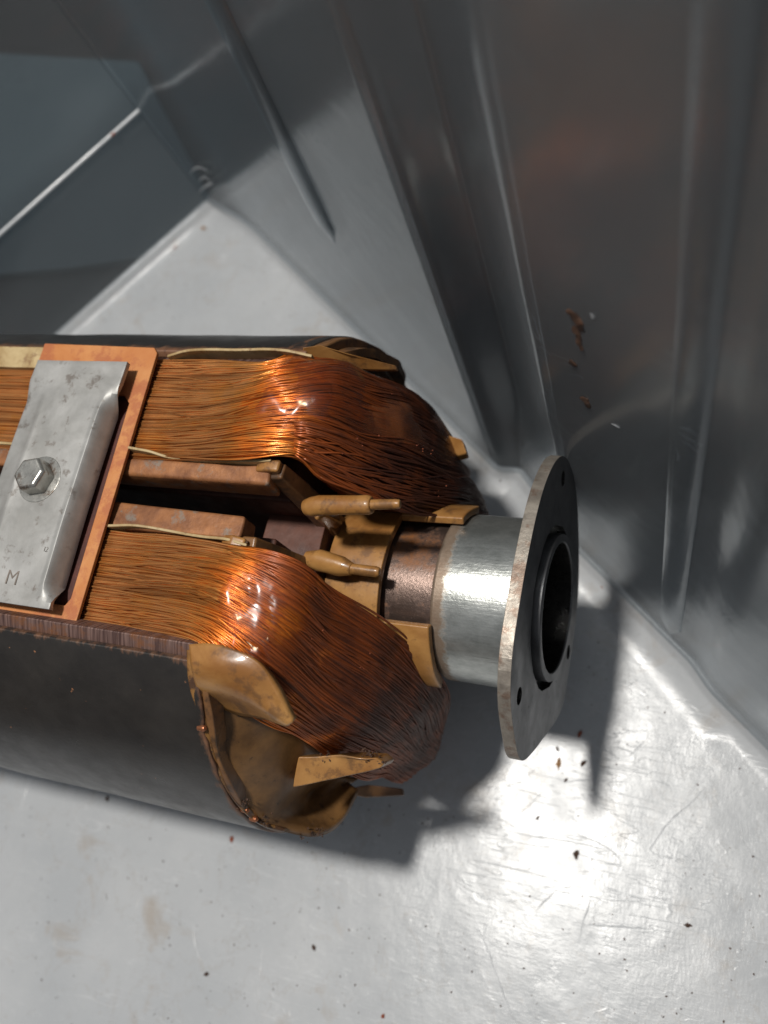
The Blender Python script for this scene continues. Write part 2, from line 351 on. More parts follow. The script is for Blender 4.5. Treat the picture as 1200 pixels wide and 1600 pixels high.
for it in outline:
    p, n = it[0], it[1]; j = jog(it[2]) if len(it) > 2 else 0
    for z in zs:
        q = p+n*(DR*z+fil(z)+.42*0+j*min(1, .38+z/5.))
        V.append((q[0], q[1], z+.001))
nW = len(outline)
def wall(name, i0, i1):
    idx = V[i0*nz:(i1+1)*nz]; n = i1-i0+1; k0 = 3; idx = [V[i*nz+k] for i in range(i0, i1+1) for k in range(k0, nz)]
    o = mesh(name, idx, grid_idx(n, nz-k0), 'clear', bin_, smooth=True)
    s = o.modifiers.new('thick', 'SOLIDIFY'); s.thickness = .14; s.offset = 0; s.use_rim = False
    return o
nl = 16; nc = 5
wall('side_wall', 0, nl-1); wall('corner_wall', nl-1, nl+nc); wall('side_wall', nl+nc, nW-1)
# base: one gently bowed sheet whose rim turns up into the foot of the walls
from mathutils.geometry import delaunay_2d_cdt
foot = [(V[i*nz][0], V[i*nz][1]) for i in range(nW)]
pl = foot+[(20, -24), (-20, -24), (-34, -8)]
def in_poly(x, y, pp):
    odd = False
    for i in range(len(pp)):
        x1, y1 = pp[i]; x2, y2 = pp[(i+1) % len(pp)]
        if (y1 > y) != (y2 > y) and x < (x2-x1)*(y-y1)/(y2-y1)+x1: odd = not odd
    return odd
inner = [(x, y) for x in np.arange(-33, 20, .6) for y in np.arange(-23.5, 16, .6) if in_poly(x, y, pl) and min((x-a)**2+(y-b)**2 for a, b in foot) > .1]
v2, e2, f2, *_ = delaunay_2d_cdt([Vector(p) for p in pl+inner], [(i, (i+1) % len(pl)) for i in range(len(pl))], [], 1, 1e-4)
BV = [(p.x, p.y, sag(p.x, p.y)) for p in v2]; BF = [tuple(f) for f in f2]; o0 = len(BV); kk = 4
for i in range(nW):
    for k in range(kk): a = V[i*nz+k]; BV.append((a[0], a[1], a[2]+sag(*foot[i])*(1 if k == 0 else .5)))
BF += grid_idx(nW, kk, off=o0)
base = mesh('base', BV, BF, 'floor', bin_, smooth=True)
bmm = bmesh.new(); bmm.from_mesh(base.data); bmesh.ops.remove_doubles(bmm, verts=bmm.verts, dist=.003); bmesh.ops.recalc_face_normals(bmm, faces=bmm.faces)
if sum(f.normal.z for f in bmm.faces) < 0: bmesh.ops.reverse_faces(bmm, faces=bmm.faces)
bmm.to_mesh(base.data); bmm.free(); base.data.polygons.foreach_set('use_smooth', [True]*len(base.data.polygons))
_m = base.modifiers.new('t', 'SOLIDIFY'); _m.thickness = .12; _m.offset = -1
# moulded ledge along the outside of the left wall; its pale colour paints in the bright highlight
def ledge(z, thick, out, nm):
    pts = []
    for k in range(nl):
        p, n = outline[k][0], outline[k][1]; q = p+n*(DR*z+out); pts.append((q[0], q[1], z))
    tube(nm, pts, thick, 'ledge', bin_, 8)
ledge(3.85, .05, -.09, 'moulded_ledge')
# nesting rib pressed into the right wall: a tapering half round that stops above the floor
def rib(s, z0, z1, r, nm='nesting_rib'):
    V2 = []; ks = 12; zz = np.linspace(z0, z1, 24)
    for z in zz:
        t = min(1, (z-z0)/.9); rr = r*math.sin(t*math.pi/2)+.004
        for k in range(ks+1):
            a = math.pi*k/ks; c = R0+eR*(s-rr*math.cos(a)*1.3)+nR*(DR*z-rr*math.sin(a)*.42-.075)
            V2.append((c[0], c[1], z))
    o = mesh(nm, V2, grid_idx(len(zz), ks+1), 'clear', bin_, smooth=True); m = o.modifiers.new('t', 'SOLIDIFY'); m.thickness = .05; m.use_rim = False
rib(6.9, 5.2, 20.5, .32)
rib(16.5, .7, 20.5, .20)

# board added to give the blue-grey tone seen through the left wall
_q = [at(-500, 60, -.3), at(222, 104, -.3), at(338, 325, -.3), at(310, 398, -.3), at(120, 425, -.3), at(-500, 480, -.3)]
bd = prism('tone_board', _q, (0, 0, .25), 'slate', None, .03)
bd['label'] = 'blue grey board added outside the bin for the tone seen through its left wall'; bd['category'] = 'board'

# ================================================================ MOTOR STATOR
mo = empty('motor_stator', (-9, 0, 0), 'copper wound motor stator with black shell and flanged collar lying in the bin', 'motor stator')
XE = -6.6; XL = -17.0
P3 = lambda x, r, a: np.array([x, r*math.cos(math.radians(a)), 4.5+r*math.sin(math.radians(a))])
# --- black shells
def wear_n(x, a, r):
    e = max(0, 1-abs(a-120)/3.)*.55; f = max(0, 1-abs(x-XE)/.25)*.7; return max(e, f)
def wear_f(x, a, r):
    e = max(0, 1-abs(a-50)/7.)*.8; f = max(0, 1-abs(x-XE)/.3)*.7; return max(e, f)
def sh(name, a0, a1, w, fx=None):
    o = solid_arc(name, XL, XE, 4.36, 4.5, a0, a1, 'shell', mo, nx=40, na=56, attrs=w, fx=fx, bw=.03, wob=.02)
    return o
s1 = sh('shell', 120, 236, wear_n, lambda a: .05*noise.noise(Vector((a*.09, 0, 0)))+.03*noise.noise(Vector((a*.5, 3, 0))))
s2 = sh('shell', -56, 50, wear_f, lambda a: .25+.06*noise.noise(Vector((a*.1, 6, 0))))
# lamination edges showing along the rims of the shells
def rim(a0, a1, ro=4.36, ri=4.05):
    return solid_arc('lamination_stack', XL, XE-.12, ri, ro+.002, a0, a1, 'lam', mo, nx=2, na=6, bw=.02)
rim(117.5, 128); rim(42, 52.6)
# --- copper coils
def catmull(G, K):
    G = np.array(G, float); n = len(G); Pd = np.vstack([2*G[0]-G[1], G, 2*G[-1]-G[-2]]); out = []
    for t in np.linspace(0, n-1, K):
        i = min(int(t), n-2); f = t-i; p0, p1, p2, p3 = Pd[i:i+4]
        out.append(.5*((2*p1)+(-p0+p2)*f+(2*p0-5*p1+4*p2-p3)*f*f+(-p0+3*p1-3*p2+p3)*f**3))
    return np.array(out)
G0 = [(-17, -.42, 8.02), (-13, -.42, 8.02), (-9.1, -.42, 8.02), (-7.9, -.42, 8.12), (-6.9, -.45, 8.27), (-6.2, -.5, 8.28), (-5.5, -.64, 8.06), (-4.95, -.82, 7.4), (-4.5, -1.0, 6.5), (-4.22, -1.25, 5.4), (-4.15, -1.5, 4.2), (-4.3, -1.8, 3.0), (-4.9, -1.9, 1.8), (-6, -1.9, 1.1), (-7, -1.9, .9)]
G1 = [(-17, -1.3, 8.04), (-13, -1.3, 8.04), (-9.1, -1.3, 8.04), (-7.9, -1.3, 8.20), (-6.9, -1.35, 8.42), (-6.2, -1.5, 8.46), (-5.5, -1.82, 8.12), (-4.95, -2.12, 7.2), (-4.58, -2.35, 6.2), (-4.4, -2.5, 5.2), (-4.38, -2.6, 4.3), (-4.5, -2.7, 3.2), (-4.9, -2.75, 2.0), (-6, -2.6, 1.2), (-7, -2.6, .9)]
G2 = [(-17, -2.25, 7.98), (-13, -2.25, 7.98), (-9.1, -2.25, 7.98), (-7.9, -2.25, 8.0), (-6.9, -2.3, 8.04), (-6.4, -2.5, 7.9), (-5.9, -2.8, 7.25), (-5.5, -3.05, 6.4), (-5.2, -3.25, 5.4), (-5.05, -3.3, 4.5), (-5.05, -3.3, 3.5), (-5.15, -3.25, 2.6), (-5.5, -3.15, 1.8), (-6.2, -3, 1.2), (-7, -3, 1)]
KU = 141
class Coil:
    def __init__(s, flip, seed):
        g = [np.array(q, float) for q in (G0, G1, G2)]
        if flip:
            for q in g: q[:, 1] = .42-q[:, 1]
            g[0][5:12] = [at(455, 715, 8.15), at(500, 750, 7.8), at(560, 774, 7.25), at(628, 792, 6.5), at(688, 802, 5.5), at(732, 806, 4.4), (-4.2, 1.9, 3.1)]
            g[1][6:13, 0] -= [.12, .28, .36, .42, .46, .46, .2]; g[1][7:12, 1] -= .12; g[2][4:12, 0] -= [.1, .2, .34, .42, .5, .55, .5, .4]; g[2][4:12, 1] -= .08
        else: g[0][7:12, 0] -= .16; g[1][7:12, 0] -= .26; g[2][8:12, 0] -= .2
        s.c = [catmull(q, KU) for q in g]; s.flip = flip; s.seed = seed
        A, B, C = s.c; s.a = 2*A-4*B+2*C; s.b = -3*A+4*B-C; s.z = A   # quadratic in v through the three guides
        # lumpy hand-formed end turn
    def at(s, u, v):
        """u in station units 0..KU-1 (arrays ok), v 0..1"""
        u = np.clip(u, 0, KU-1.001); i = u.astype(int); f = (u-i)[:, None]; v = v[:, None]
        q = lambda i: s.a[i]*v*v+s.b[i]*v+s.z[i]
        return q(i)*(1-f)+q(i+1)*f
    def nrm(s, u, v):
        du = s.at(u+.5, v)-s.at(u-.5, v); dv = s.at(u, v+.01)-s.at(u, v-.01)
        n = np.cross(du, dv); n /= np.linalg.norm(n, axis=1)[:, None]+1e-9
        return -n if not s.flip else n
    def lump(s, u, v):
        o = np.array([noise.noise(Vector((a*.07+s.seed, b*3, s.seed*2))) for a, b in zip(u, v)])
        w = np.clip((u-34)/20, 0, 1); return .13*o*w
def wires(coil, name, N, r, parent, v0=0., v1=1., lift=0., u0=0, u1=KU-1, K=110, cross=.02, hr=.03, age0=0.):
    V = []; Fc = []; AG = []; TN = []; sides = 6
    rg = np.random.default_rng(int(coil.seed*10)+N)
    for k in range(N):
        u = np.linspace(u0, u1, K); vb = v0+(v1-v0)*((k+.5)/N)+rg.normal(0, .006)
        ph = rg.uniform(0, 100)
        w = np.array([noise.noise(Vector((a*.045+ph, ph*1.3, 0))) for a in u])
        drift = np.array([noise.noise(Vector((a*.025, vb*5, coil.seed)))+.5*noise.noise(Vector((a*.05, vb*16, coil.seed+7))) for a in u])
        v = np.clip(vb+cross*w+.035*drift, -.02, 1.02)
        hgt = lift+hr*rg.uniform(-.5, 1)+.012*np.array([noise.noise(Vector((a*.06+ph, 5, ph))) for a in u])+coil.lump(u, v)
        n = coil.nrm(u, v); p = coil.at(u, v)+n*hgt[:, None]
        if u0 > 0:                                                 # loose ends dive back into the bundle
            e = np.exp(-(u-u0)/1.2)*.10; p -= n*e[:, None]
        t = np.gradient(p, axis=0); t /= np.linalg.norm(t, axis=1)[:, None]+1e-9
        b = np.cross(t, n); b /= np.linalg.norm(b, axis=1)[:, None]+1e-9; rr = r*rg.uniform(.85, 1.12); tn = rg.uniform(0, 1)**1.6
        off = len(V)
        for m in range(sides):
            a = 2*math.pi*m/sides
            V_ = p+rr*(n*math.cos(a)+b*math.sin(a))
            if m == 0: blk = np.empty((K, sides, 3))
            blk[:, m] = V_
        V.extend(blk.reshape(-1, 3).tolist()); Fc += grid_idx(K, sides, cv=True, off=off)
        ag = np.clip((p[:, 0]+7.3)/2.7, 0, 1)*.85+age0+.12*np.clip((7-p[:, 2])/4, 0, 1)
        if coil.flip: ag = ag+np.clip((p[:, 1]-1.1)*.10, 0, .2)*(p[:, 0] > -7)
        AG += np.repeat(ag, sides).tolist(); TN += [tn]*(K*sides)
    o = mesh(name, V, Fc, 'wire', parent, smooth=True, attrs={'age': AG, 'tone': TN}); o['kind'] = 'stuff'; return o
def coil_body(coil):
    nu, nv = 90, 14; V = []
    uu, vv = np.linspace(0, KU-1, nu), np.linspace(0, 1, nv)
    U_, V_ = np.meshgrid(uu, vv, indexing='ij'); U_ = U_.ravel(); V_ = V_.ravel()
    n = coil.nrm(U_, V_); p = coil.at(U_, V_); l = coil.lump(U_, V_)
    top = p+n*(l-.010+.012*np.clip((U_-50)/10, 0, 1))[:, None]; bot = p-n*.75
    V = top.tolist()+bot.tolist(); m = nu*nv
    Fc = grid_idx(nu, nv)+grid_idx(nu, nv, off=m)
    Fc += [(i*nv, (i+1)*nv, m+(i+1)*nv, m+i*nv) for i in range(nu-1)]+[(i*nv+nv-1, (i+1)*nv+nv-1, m+(i+1)*nv+nv-1, m+i*nv+nv-1) for i in range(nu-1)]
    Fc += [(j, j+1, m+j+1, m+j) for j in range(nv-1)]+[((nu-1)*nv+j, (nu-1)*nv+j+1, m+(nu-1)*nv+j+1, m+(nu-1)*nv+j) for j in range(nv-1)]
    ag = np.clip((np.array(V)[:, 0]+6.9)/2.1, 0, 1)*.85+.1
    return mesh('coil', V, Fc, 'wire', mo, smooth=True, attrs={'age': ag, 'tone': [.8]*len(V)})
def glob(coil, parent, u0, u1, v0, v1, h, seed, name='varnish_patch', mat='varnish'):
    nu, nv = 40, 30; uu, vv = np.linspace(u0, u1, nu), np.linspace(v0, v1, nv); U_, V_ = np.meshgrid(uu, vv, indexing='ij'); U_ = U_.ravel(); V_ = V_.ravel()
    a = (U_-u0)/(u1-u0); b = (V_-v0)/(v1-v0)
    prof = np.clip(1.15-((2*a-1)**4+(2*b-1)**4)*1.15, -1, 1)
    nn = np.array([noise.noise(Vector((x*3+seed, y*3, seed)))+.25*noise.noise(Vector((x*8+seed, y*8, seed))) for x, y in zip(a, b)])
    hh = -.02+h*prof+.10*nn
    p = coil.at(U_, V_)+coil.nrm(U_, V_)*(hh+coil.lump(U_, V_))[:, None]
    q = p-coil.nrm(U_, V_)*.12
    m = nu*nv
    Fc = grid_idx(nu, nv)
    return mesh(name, p.tolist(), Fc, mat, parent, smooth=True)
cB = Coil(False, 1.3); cA = Coil(True, 4.7)
oB = coil_body(cB); oA = coil_body(cA)
for c_, o_ in ((cB, oB), (cA, oA)):
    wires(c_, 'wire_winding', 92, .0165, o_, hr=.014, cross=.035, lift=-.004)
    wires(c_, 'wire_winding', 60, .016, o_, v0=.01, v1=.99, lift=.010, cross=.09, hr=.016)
# overlapping second bundle on the far coil
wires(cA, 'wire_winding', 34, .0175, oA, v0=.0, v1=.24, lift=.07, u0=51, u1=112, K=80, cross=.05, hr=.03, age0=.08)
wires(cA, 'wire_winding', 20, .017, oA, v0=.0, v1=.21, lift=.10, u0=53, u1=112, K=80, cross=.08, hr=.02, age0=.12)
glob(cA, oA, 43, 60, .24, .96, .055, 2.0)
glob(cA, oA, 50, 72, .22, .92, .075, 11.0)
glob(cA, oA, 64, 104, .24, .99, .05, 9.0, mat='grimy_varnish')
glob(cB, oB, 46, 60, .12, .90, .04, 5.0)
glob(cB, oB, 49, 58, .45, 1.0, .045, 15.0)

# --- fibre board frame and the clamp plate
fr = prism('fibre_board', [(-11.45, 2.86, 8.13), (-9.08, 2.80, 8.13), (-8.99, 2.70, 8.13), (-8.97, -2.15, 8.13), (-9.06, -2.26, 8.13), (-11.5, -2.2, 8.13), (-11.5, -1.72, 8.13), (-9.27, -1.72, 8.13), (-9.20, -1.6, 8.13), (-9.24, 1.75, 8.13), (-9.4, 1.9, 8.13), (-11.45, 1.9, 8.13)], (0, 0, .07), 'fibre', mo, .012)
ip = prism('slot_shade_pad', [(-11.3, 1.95, 8.09), (-9.15, 1.95, 8.09), (-9.13, -1.75, 8.09), (-11.3, -1.75, 8.09)], (0, 0, .02), 'maroon', mo, .004)  # dark plate paints in the shade of the slot beneath the clamp lip
# clamp: grid sheet with turned-down lip on the right and a pressed fold on the left
def clamp():
    nx, ny = 40, 44; V = []; x0, x1 = -11.15, -9.27; y0, y1 = -1.86, 2.36
    for i in range(nx):
        for j in range(ny):
            a = i/(nx-1); b = j/(ny-1); x = x0+(x1-x0)*a; y = y0+(y1-y0)*b
            z = 8.50+.05*math.sin(math.pi*b)
            inl = min(1, max(0, (b-.03)/.06))*min(1, max(0, (.87-b)/.07))
            t = max(0, (a-.84)/.16); x -= .10*inl*t
            t2 = max(0, (a-.90)/.10); z -= (.34*t2**1.6)*inl; z += .018*math.exp(-((a-.885)/.02)**2)*inl
            z -= .10*max(0, (.22-a)/.22)**.8*min(1, max(0, (.9-b)/.08)) ; z += .012*math.exp(-((a-.24)/.015)**2)*min(1, max(0, (.85-b)/.1))
            z -= .035*math.exp(-(((x+10.24)/.42)**2+((y-.18)/.42)**2)**2)   # pressed seat of the bolt
            z += .012*noise.noise(Vector((x*1.5, y*1.5, 0)))
            V.append((x, y, z))
    o = mesh('clamp_plate', V, grid_idx(nx, ny), 'silver', mo, smooth=True)
    s = o.modifiers.new('t', 'SOLIDIFY'); s.thickness = .09; s.offset = -1; b = o.modifiers.new('b', 'BEVEL'); b.width = .02; b.segments = 2; b.limit_method = 'ANGLE'
    return o
cp = clamp()
# bolt
def hexbolt(c, tilt):
    V = []; n = 6; R = .30; prof = [(.0, .02), (R*.99, .02), (R, .05), (R, .24), (R*.86, .30), (0.0, .30)]
    me = []
    rings = [(R, 0.0), (R, .25), (R*.84, .30)]
    for r, z in rings:
        for k in range(n): V.append((r*math.cos(math.radians(60*k+12)), r*math.sin(math.radians(60*k+12)), z))
    V.append((0, 0, .285)); Fc = [tuple(range(6))]+[(s*6+k, s*6+(k+1) % 6, s*6+6+(k+1) % 6, s*6+6+k) for s in range(2) for k in range(6)]
    Fc += [(12+k, 12+(k+1) % 6, 18) for k in range(6)]
    V = [np.array(v)+c for v in V]
    return bevel(mesh('bolt', V, Fc, 'bolt', cp), .022, 2)
bolt = hexbolt(np.array([-10.22, .18, 8.53]), 0)
V = []
for r, z in ((.40, 8.505), (.40, 8.545), (.24, 8.555)):
    for k in range(36): V.append((-10.22+r*math.cos(k*math.pi/18), .18+r*math.sin(k*math.pi/18), z))
wsh = bevel(mesh('washer', V, grid_idx(3, 36, cv=True)+[tuple(range(36))], 'bolt', bolt), .01)
# stamped letter on the clamp
def text(body, size, loc, rot, mat, parent, name, ext=.004):
    cu = bpy.data.curves.new(name, 'FONT'); cu.body = body; cu.size = size; cu.extrude = ext; cu.offset = -.004; cu.resolution_u = 3
    tmp = bpy.data.objects.new(name, cu); COL.objects.link(tmp); bpy.context.view_layer.update()
    me = bpy.data.meshes.new_from_object(tmp.evaluated_get(bpy.context.evaluated_depsgraph_get())); bpy.data.objects.remove(tmp)
    me.materials.clear(); me.materials.append(M[mat]); me.transform(Matrix.Translation(loc)@Matrix.Rotation(rot, 4, 'Z'))
    o = bpy.data.objects.new(name, me); COL.objects.link(o); o.parent = parent; return o
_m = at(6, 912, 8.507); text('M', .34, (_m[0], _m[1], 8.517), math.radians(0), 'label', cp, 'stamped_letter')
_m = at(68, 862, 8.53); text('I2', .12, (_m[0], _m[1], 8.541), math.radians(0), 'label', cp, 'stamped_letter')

# --- slot between the coils: rusty pole bars and paper
box('pole_bar', (XL, .56, 7.55), (-6.40, .86, 8.04), 'rust', mo, .05, .07)
box('pole_bar', (XL, -.36, 7.5), (-6.68, .06, 8.0), 'rust', mo, .05, .07)
box('pole_core', (XL, -1.6, 4.3), (-6.55, -.0, 7.1), 'dred', mo, .05)
box('pole_core', (XL, .62, 4.3), (-6.45, 2.2, 7.1), 'dred', mo, .05)
def strip(name, pts, h, th, mat, wob=.02):
    """thin upright paper strip along points, height h (downwards), thickness th in y"""
    pts = catmull(pts, 40); V = []; 
    for p in pts:
        w = wob*noise.noise(Vector(p)*1.3); hh = h if not callable(h) else h(p)
        for dy, dz in ((-th/2, 0), (th/2, 0), (th/2, -hh), (-th/2, -hh)): V.append((p[0], p[1]+dy+w, p[2]+dz+w))
    n = len(pts); return bevel(mesh(name, V, grid_idx(n, 4, cv=True)+[(0, 1, 2, 3), tuple(4*(n-1)+k for k in range(4))], mat, mo), .012)
strip('slot_paper', [(-9.0, .96, 8.20), (-8.6, .93, 8.18), (-8.2, .88, 8.10), (-7.4, .86, 8.13), (-6.7, .88, 8.20), (-6.35, .9, 8.2)], .35, .045, 'paper')
strip('slot_paper', [(-9.0, -.36, 8.14), (-8.5, -.30, 8.10), (-7.9, -.31, 8.02), (-7.2, -.36, 8.08), (-6.75, -.40, 8.2), (-6.4, -.46, 8.2)], .35, .045, 'paper')
strip('slot_paper', [(-8.95, -2.23, 8.06), (-8.4, -2.33, 8.12), (-7.6, -2.38, 8.10), (-7.1, -2.36, 8.12), (-6.6, -2.35, 8.15)], .4, .09, 'tan')
strip('slot_paper', [(-8.85, 2.70, 8.10), (-8.3, 2.80, 8.14), (-7.5, 2.84, 8.12), (-6.7, 2.84, 8.08), (-6.2, 2.80, 8.02)], .4, .05, 'paper')
strip('slot_paper', [(XL, 2.62, 8.10), (-13, 2.62, 8.12), (-11.5, 2.62, 8.12)], .2, .42, 'paper')
strip('slot_paper', [(XL, .95, 8.08), (-13, .95, 8.08), (-9.2, .95, 8.08)], .2, .05, 'paper')

# --- end posts that come off the pole bars, and their pins
def arm(pts, w, h, mat='tan', name='end_arm', up=(0, 0, 1), wob=.012):
    """rectangular bar along 3-D points"""
    pts = [np.array(p, float) for p in pts]; V = []
    for i, p in enumerate(pts):
        t = pts[min(i+1, len(pts)-1)]-pts[max(i-1, 0)]; t /= np.linalg.norm(t)
        s = np.cross(t, np.array(up, float)); s /= np.linalg.norm(s); q = np.cross(s, t)
        ww = w[i] if hasattr(w, '__len__') else w; hh = h[i] if hasattr(h, '__len__') else h
        for a, b in ((-1, -1), (1, -1), (1, 1), (-1, 1)): V.append(p+s*a*ww/2+q*b*hh/2)
    n = len(pts); o = mesh(name, V, grid_idx(n, 4, cv=True)+[(0, 1, 2, 3), tuple(4*(n-1)+k for k in range(4))], mat, mo)
    rough_up(o, wob, 2.5); return bevel(o, .045, 3)
arm([(-6.62, .84, 8.02), (-6.42, .84, 8.08), (-6.22, .84, 8.06)], .20, .2, 'tan', 'post_cap')
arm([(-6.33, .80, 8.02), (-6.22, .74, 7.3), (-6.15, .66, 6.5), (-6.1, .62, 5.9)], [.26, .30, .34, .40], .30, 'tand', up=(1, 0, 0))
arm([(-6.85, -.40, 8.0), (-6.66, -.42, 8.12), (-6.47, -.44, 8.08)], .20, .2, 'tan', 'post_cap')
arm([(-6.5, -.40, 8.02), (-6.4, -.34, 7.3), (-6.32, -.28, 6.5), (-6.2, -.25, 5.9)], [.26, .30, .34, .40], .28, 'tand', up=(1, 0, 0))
tube('terminal_pin', [at(478, 793, 7.45), at(488, 792, 7.5), at(500, 790, 7.52), at(560, 789, 7.58), at(574, 789, 7.6), at(581, 789, 7.6)], [.12, .15, .158, .155, .158, .13], 'tan', mo, 18)
tube('terminal_pin', [at(572, 789, 7.6), at(618, 789, 7.66), at(626, 789, 7.66)], [.088, .08, .065], 'tan', mo, 14)
tube('terminal_pin', [at(478, 872, 6.5), at(500, 876, 6.5), at(535, 884, 6.5), at(552, 890, 6.5)], [.12, .17, .17, .10], 'tan', mo, 18)
tube('terminal_pin', [at(545, 888, 6.5), at(588, 894, 6.5), at(594, 895, 6.5)], [.09, .085, .06], 'tan', mo, 14)

arm([at(497, 800, 7.0), at(508, 806, 6.6), at(520, 815, 6.2)], [.2, .22, .3], [.2, .24, .3], 'tan', 'resin_web', up=(0, 0, 1), wob=.04)
# --- bearing tube, insulating sleeve, collar, flange (axis tips up 2.8 degrees)
nF = _u([1, -.008, .049]); uF = _u(np.cross([0, 0, 1], nF)); vF = np.cross(nF, uF); oF = np.array([-6., 0, 4.5]); AX = (oF, nF, uF, vF)
solid_arc('insulating_sleeve', .05, 1.05, 1.50, 1.64, 0, 360, 'tan', mo, axis=AX, na=72, nx=3, wob=.03)
solid_arc('sleeve_tongue', .9, 2.15, 1.49, 1.63, 20, 52, 'tan', mo, axis=AX, na=14, nx=6, wob=.04, bw=.03)
solid_arc('sleeve_tongue', .9, 1.95, 1.50, 1.66, 122, 172, 'tan', mo, axis=AX, na=14, nx=6, wob=.04, bw=.03)
solid_arc('bearing_tube', -.2, 1.95, 1.0, 1.36, 0, 360, 'tube', mo, axis=AX, na=72, nx=5, wob=.012)
solid_arc('collar', 1.88, 3.36, 1.10, 1.455, 0, 360, 'collar', mo, axis=AX, na=96, nx=24, bw=.05, attrs=lambda x, a, r: max(0, 1-(x-1.88)/.45)*.85+.1)
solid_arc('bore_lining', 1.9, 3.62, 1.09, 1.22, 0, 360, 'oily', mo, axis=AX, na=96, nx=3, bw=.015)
solid_arc('inner_ring', 3.4, 3.64, 1.095, 1.24, 0, 360, 'flange', mo, axis=AX, na=96, nx=2, bw=.02)
# flange plate: outline in its own plane, with the bore and three bolt holes cut through
OUT = [(2.50, .50), (2.36, .98), (2.02, 1.42), (1.50, 1.78), (.95, 1.98), (.2, 2.1), (-.37, 2.13), (-1.23, 2.12), (-1.9, 1.79), (-2.42, 1.05), (-2.58, .72), (-2.58, .35), (-2.30, -.35), (-2.05, -.85), (-1.75, -1.5), (-1.43, -2.0), (-1.1, -2.14), (-.3, -2.16), (.65, -2.11), (1.4, -1.6), (2.04, -.95), (2.45, -.3)]
def plate():
    s0, s1 = 3.34, 3.54; bm = bmesh.new()
    poly = []
    n = len(OUT)
    poly = OUT
    for _ in range(2):                                             # rounded corners
        n = len(poly); poly = [q for i in range(n) for q in (np.array(poly[i])*.76+np.array(poly[(i+1) % n])*.24, np.array(poly[i])*.24+np.array(poly[(i+1) % n])*.76)]
    holes = [((0, 0), 1.40, 64), ((-1.71, 1.31), .135, 20), ((-.39, -1.84), .135, 20), ((2.08, .62), .135, 20)]
    loops = [[Vector((p[0], p[1], 0)) for p in poly]]
    for (c0, c1), r, k in holes: loops.append([Vector((c0+r*math.cos(2*math.pi*i/k), c1+r*math.sin(2*math.pi*i/k), 0)) for i in range(k)])
    from mathutils.geometry import delaunay_2d_cdt
    vs = []; ed = []
    for l in loops:
        o = len(vs); vs += [Vector((p.x, p.y)) for p in l]; ed += [(o+i, o+(i+1) % len(l)) for i in range(len(l))]
    v2, e2, f2, *_ = delaunay_2d_cdt(vs, ed, [], 0, 1e-5)
    def inside(c):
        for (c0, c1), r, k in holes:
            if (c.x-c0)**2+(c.y-c1)**2 < (r*.985)**2: return False
        odd = False; pp = poly; m = len(pp)
        for i in range(m):
            x1, y1 = pp[i]; x2, y2 = pp[(i+1) % m]
            if (y1 > c.y) != (y2 > c.y) and c.x < (x2-x1)*(c.y-y1)/(y2-y1)+x1: odd = not odd
        return odd
    F2 = [f for f in f2 if inside(sum((v2[i] for i in f), Vector((0, 0)))/len(f))]
    W = lambda p, s: oF+nF*s+uF*p[0]+vF*p[1]
    V = [W(p, s0) for p in v2]+[W(p, s1) for p in v2]; m = len(v2); from collections import Counter
    cnt = Counter(); dire = {}
    for f in F2:
        for i in range(len(f)):
            a, b = f[i], f[(i+1) % len(f)]; cnt[tuple(sorted((a, b)))] += 1; dire[tuple(sorted((a, b)))] = (a, b)
    Fc = [tuple(m+i for i in f) for f in F2]+[tuple(reversed(f)) for f in F2]; nface = len(Fc)
    for k, c in cnt.items():
        if c == 1: a, b = dire[k]; Fc.append((a, b, m+b, m+a))
    o = mesh('flange', V, Fc, 'flange', mo, mats=['edge', 'oily'])
    for p in o.data.polygons:
        if p.index >= nface:
            c = p.center; q = np.array(c)-oF; uu, vv = q@uF, q@vF
            p.material_index = 2 if (uu*uu+vv*vv < 1.5**2 or any((uu-h[0][0])**2+(vv-h[0][1])**2 < .2**2 for h in holes[1:])) else 1
    b = o.modifiers.new('bevel', 'BEVEL'); b.width = .025; b.segments = 2; b.limit_method = 'ANGLE'; b.angle_limit = math.radians(50)
    return o
plate()

